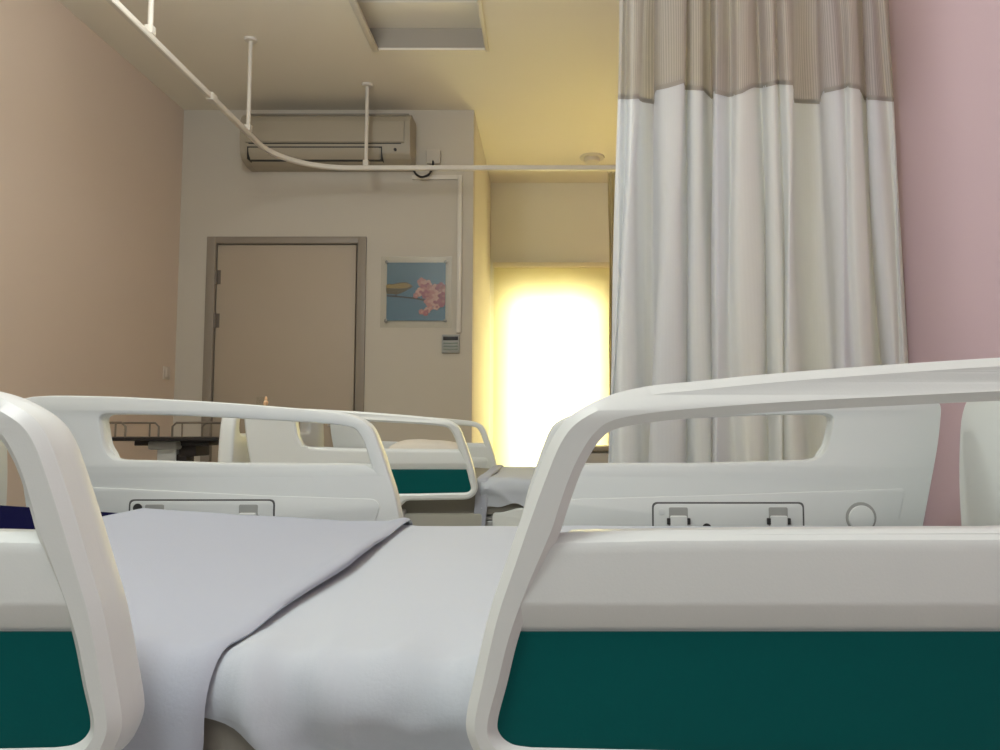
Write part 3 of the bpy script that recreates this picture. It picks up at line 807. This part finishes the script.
xs = [-.845+i*(BX1-.05+.845)/70 for i in range(71)]
us_ = cloth('shade_toned_cover', xs, lambda x, y, z, j: .0025, M['shade_cover'], lambda x: MB+.002)
tag(us_, 'mattress cover coloured dark for shade, showing below the white sheet hem on the near bed side', 'mattress cover', 'shade-toned mattress covers')

xs = [-.305+i*(BX1-.055+.305)/150 for i in range(151)]
def hem(x):
    a = at(205, 719, Y0+.075).z; q = max(0, min(1, (x+.285)/.16))
    return a - .075*(q**1.3) + .006*math.sin(x*30)*q
top = cloth('top_sheet', xs, lambda x, y, z, j: max(.0055, .0095+wr(x, y, z)), M['sheet'], hem)
tag(top, 'smooth white bed sheet on the near bed right of the blanket fold', 'sheet', 'white top sheets')

# folded white blanket: profile across its right edge rolls over into a thick soft fold
XF = -.282
xb = [(-.822, .0045)] + [(-.818+i*(XF-.045+.818)/46, .010) for i in range(47)]
prof_edge = [(XF-.035, .0115), (XF-.022, .0145), (XF-.010, .0165), (XF-.002, .0155), (XF+.002, .0125), (XF+.001, .0105), (XF-.006, .0098)]
xb += prof_edge
def hb_cloth(xb):
    P = cross(); bm = bmesh.new(); rows = []; tot = len(P)
    for i, (x, h0) in enumerate(xb):
        row = []
        edge = i >= len(xb)-7
        g = max(0, min(1, (x-(XF-.14))/.13))
        for j, (y, z, ny, nz_) in enumerate(P):
            zb = ZM-.16
            zz = z
            if j < 8: zz = zb+(ZM-RC-zb)*j/8
            elif j >= tot-8: zz = ZM-RC+(zb-ZM+RC)*((j-(tot-9))/8)
            mid = math.exp(-((y-(Y0+.50))/.20)**2)            # the fold stands a little open here
            lift = .0095*mid*g*g*(1 if i < len(xb)-2 else .6)
            far = max(0, (y-(Y0+.45))/.5)
            lift += (.004*far+.0035)*g
            h = h0 + lift + .0018*noise.noise(Vector((x*6, y*6, zz*6))) + .0010*noise.noise(Vector((x*18, y*12, zz*14)))
            h += .005*max(0, min(1, (Y0+.16-y)/.06))
            h += .002*max(0, min(1, (Y0+.2-y)/.1))*math.sin(x*45+zz*20)
            dx = .006*noise.noise(Vector((0, y*4, zz*5)))*g + .010*mid*g - .012*max(0, min(1, (ZM-.05-zz)/.12))*g
            row.append(bm.verts.new((x+dx, y+ny*h, zz+nz_*h + rise(x)*max(0, min(1, (zz-MB)/(ZM-MB))))))
        rows.append(row)
    for a, b in zip(rows, rows[1:]):
        for k in range(tot-1): bm.faces.new((a[k], a[k+1], b[k+1], b[k]))
    return bm
bl = finish(hb_cloth(xb), 'folded_blanket', M['blanket'], None, 70)
tag(bl, 'white folded blanket across the left half of the near bed', 'blanket', 'folded white blankets')

# ---- second bed, further back, with its bedding -----------------------------------------------
DX, DY = .06, 2.70-Y0
bed2 = copy_tree(bed1); bed2.location = (DX, Y0+DY, 0); bed2['label'] = 'second hospital bed, behind the near one, in front of the door wall'
low = [o for o in bed2.children if o.name.startswith('siderail') and abs(o.location.x-GR) < .01]
for o in low: o.location.z -= .44                                  # its right-hand rails are let down
def shift(o, lab):
    c = copy_tree(o); c.location = (o.location.x+DX, o.location.y+DY, o.location.z); c['label'] = lab
    return c
shift(mt, 'navy mattress of the second bed, under its bedding')
shift(us_, 'mattress cover coloured dark for shade on the second bed side below its teal rail')
def wr2(x, y, z):
    d = max(0, min(1, (Y0+.22-y)/.12))
    w1 = 1-abs(math.sin((z-ZM)*34 + x*7 + 2.2*noise.noise(Vector((x*6, z*7, 4)))))
    w2 = 1-abs(math.sin((z-ZM)*21 - x*16 + 2.0*noise.noise(Vector((x*5, z*9, 9)))))
    return .001*noise.noise(Vector((x*7, y*5, 3))) + d*(.016*w1**2 + .010*w2**2 + .004*noise.noise(Vector((x*14, y*10, z*14))))
s2 = cloth('top_sheet', xs, lambda x, y, z, j: .016+wr2(x, y, z), M['sheet'], lambda x: CZ-.292+.010*math.sin(x*24)+.006*math.sin(x*61))
s2.location = (DX, DY, 0)
tag(s2, 'wrinkled white sheet hanging over the side of the second bed', 'sheet', 'white top sheets')
b2 = finish(hb_cloth([p for p in xb if p[0] > -.335]), 'folded_blanket', M['blanket'], None, 70, (DX, DY, 0))
tag(b2, 'white folded blanket on the second bed by the rail end', 'blanket', 'folded white blankets')

# pillow on the second bed
def pillow(name, L_, Wd, Hh):
    bm = bmesh.new(); n = 26; m_ = 18
    for s in (1, -1):
        rows = []
        for i in range(n+1):
            row = []
            for j in range(m_+1):
                u = -1+2*i/n; v = -1+2*j/m_
                h = max(0, (1-abs(u)**3.2))**.5*max(0, (1-abs(v)**3.2))**.5
                x = u*L_/2*(1-.05*(v*v)); y = v*Wd/2*(1-.05*(u*u))
                z = s*h*Hh/2*(1+.10*noise.noise(Vector((u*2, v*2, s)))) + .004*noise.noise(Vector((u*5, v*5, s)))*h
                row.append(bm.verts.new((x, y, z)))
            rows.append(row)
        for a, b in zip(rows, rows[1:]):
            for j in range(m_): bm.faces.new((a[j], a[j+1], b[j+1], b[j]))
    return bm
p_ = at(428, 447, 3.25)
po = finish(pillow('pillow', .33, .36, .11), 'pillow', M['pillow'], None, 60, (p_.x, 3.25, at(428, 441, 3.25).z-.05))
po.rotation_euler = (0, math.radians(1.5), math.radians(3))
tag(po, 'cream pillow lying on the second bed behind its rail', 'pillow')

# clear clip with an orange tip on top of the second bed's left end board
t = thing('clip', 'tiny clear clip with an orange tip on top of the second bed end board', 'clip', (BX0-.028+DX, 3.02, CZ+.0852))
bm = bmesh.new(); box(bm, -.014, .014, -.01, .01, 0, .036, .004); finish(bm, 'clip_body', M['acrylic'], t)
bm = bmesh.new(); lathe(bm, [(.002, 0), (.008, .004), (.010, .014), (.005, .022), (.006, .028), (.004, .036), (.001, .038)], (.022, 0, 0), n=12); finish(bm, 'clip_tip', mat('orange_tip', (.80, .50, .28), .4), t)

# ------------------------------------------------------------------ overbed table
YO = 4.0; c = at(165, 437, YO)
t = thing('overbed_table', 'black-topped overbed table with wire end guards by the left wall', 'overbed table', (c.x, YO, 0))
zt = c.z
bm = bmesh.new(); slab(bm, [rounded([(-.36, -.19), (.36, -.19), (.36, .19), (-.36, .19)], .03, 5)], zt-.018, zt, .005, 2, 'XY'); finish(bm, 'table_top', M['black'], t)
for s in (-1, 1):
    bm = bmesh.new(); a, b, hgt = .335, .12, .075
    tube(bm, [(s*b, -.165, zt-.002), (s*b, -.165, zt+hgt-.02), (s*(b+.02), -.165, zt+hgt), (s*(a-.03), -.165, zt+hgt), (s*a, -.135, zt+hgt), (s*a, .135, zt+hgt), (s*(a-.03), .165, zt+hgt), (s*(b+.02), .165, zt+hgt), (s*b, .165, zt+hgt-.02), (s*b, .165, zt-.002)], .0055, 8)
    for x, y in ((.17, -.165), (a, 0), (.17, .165)): tube(bm, [(s*x, y, zt-.002), (s*x, y, zt+hgt)], .0045, 8)
    finish(bm, 'wire_guard', M['wire'], t)
bm = bmesh.new(); box(bm, -.04, .115, -.10, .10, zt-.065, zt-.0185, .012); finish(bm, 'mechanism_box', M['slot'], t)
bm = bmesh.new(); box(bm, -.13, .26, -.06, .12, zt-.045, zt-.019, .004); box(bm, .10, .19, -.05, .11, zt-.10, zt-.04, .004); finish(bm, 'support_arm', M['black'], t)
bm = bmesh.new(); box(bm, -.02, .082, -.04, .04, .12, zt-.06, .006); finish(bm, 'inner_column', M['plastic'], t)
bm = bmesh.new(); box(bm, .084, .14, -.045, .045, .06, zt-.09, .006); finish(bm, 'outer_column', M['black'], t)
bm = bmesh.new(); box(bm, -.30, .30, -.20, -.15, .06, .10, .008); box(bm, -.30, .30, .15, .20, .06, .10, .008); box(bm, .0, .16, -.15, .15, .06, .10, .008); bs = finish(bm, 'base', M['metal'], t)
for x in (-.27, .27):
    for y in (-.175, .175):
        bm = bmesh.new(); lathe(bm, [(.008, -.011), (.026, -.011), (.030, -.006), (.030, .006), (.026, .011), (.008, .011)], (x, y, .030), axis='Y', n=18); finish(bm, 'caster', M['dark'], bs)

# ------------------------------------------------------------------ bedside locker beyond the second bed
YL = 4.18; c0, c1 = at(562, 447, YL), at(612, 447, YL); lw = .46
t = thing('bedside_locker', 'beige bedside locker with a brown top below the bright window', 'locker', (c0.x+lw/2, YL, 0))
zt = c0.z
bm = bmesh.new(); box(bm, -lw/2, lw/2, -.012, .42, zt-.026, zt, .006); finish(bm, 'locker_top', M['locker_top'], t)
bm = bmesh.new(); box(bm, -lw/2+.012, lw/2-.012, .012, .40, .05, zt-.026, .004); finish(bm, 'carcass', M['locker'], t)
bm = bmesh.new(); box(bm, -lw/2+.018, lw/2-.018, -.006, .011, zt-.16, zt-.034, .003); dw = finish(bm, 'drawer', M['locker'], t)
bm = bmesh.new(); tube(bm, [(-.05, -.006, zt-.10), (-.05, -.03, zt-.10), (.05, -.03, zt-.10), (.05, -.006, zt-.10)], .005, 8); finish(bm, 'handle', M['chrome'], dw)
bm = bmesh.new(); box(bm, -lw/2+.018, lw/2-.018, -.006, .011, .07, zt-.168, .003); dw = finish(bm, 'locker_door', M['locker'], t)
bm = bmesh.new(); tube(bm, [(.15, -.006, .42), (.15, -.03, .42), (.15, -.03, .52), (.15, -.006, .52)], .005, 8); finish(bm, 'handle', M['chrome'], dw)
for x in (-lw/2+.04, lw/2-.04):
    for y in (.04, .36):
        bm = bmesh.new(); lathe(bm, [(.008, -.010), (.022, -.010), (.025, -.005), (.025, .005), (.022, .010), (.008, .010)], (x, y, .025), axis='Y', n=18); finish(bm, 'caster', M['dark'], t)

# ------------------------------------------------------------------ light
def area(name, loc, rot, sx, sy, e, col):
    l = bpy.data.lights.new(name, 'AREA'); l.shape = 'RECTANGLE'; l.size = sx; l.size_y = sy; l.energy = e; l.color = col
    o = bpy.data.objects.new(name, l); COL.objects.link(o); o.location = loc; o.rotation_euler = rot
    return o
# daylight outside the windows
area('daylight', ((wx0+wx1)/2+.25, YW+.9, (wz0+wz1)/2+.1), (-PI/2, 0, 0), 1.9, 2.1, 420, (1, .965, .86))
# added unseen fill lights: a panel behind the viewer, globes over the near bed and over the aisle
area('fill_panel_light', (-.3, -.9, ZC-.03), (0, 0, 0), 1.2, .6, 7, (.97, 1, .99))
def globe(loc, e, r):
    gl = bpy.data.lights.new('fill_globe_light', 'POINT'); gl.energy = e; gl.color = (.95, 1, 1); gl.shadow_soft_size = r
    go = bpy.data.objects.new('fill_globe_light', gl); COL.objects.link(go); go.location = loc
globe((-.6, .15, 2.25), 50, .22)
globe((-1.05, 2.35, ZC-.42), 36, .2)
wd = bpy.data.worlds.new('world'); S.world = wd; wd.use_nodes = True
bg = wd.node_tree.nodes['Background']; bg.inputs[0].default_value = (.94, .98, 1, 1); bg.inputs[1].default_value = .21

vs = S.view_settings
vs.view_transform = 'Standard'; vs.look = 'None'; vs.gamma = 1; vs.use_curve_mapping = False; vs.exposure = 0
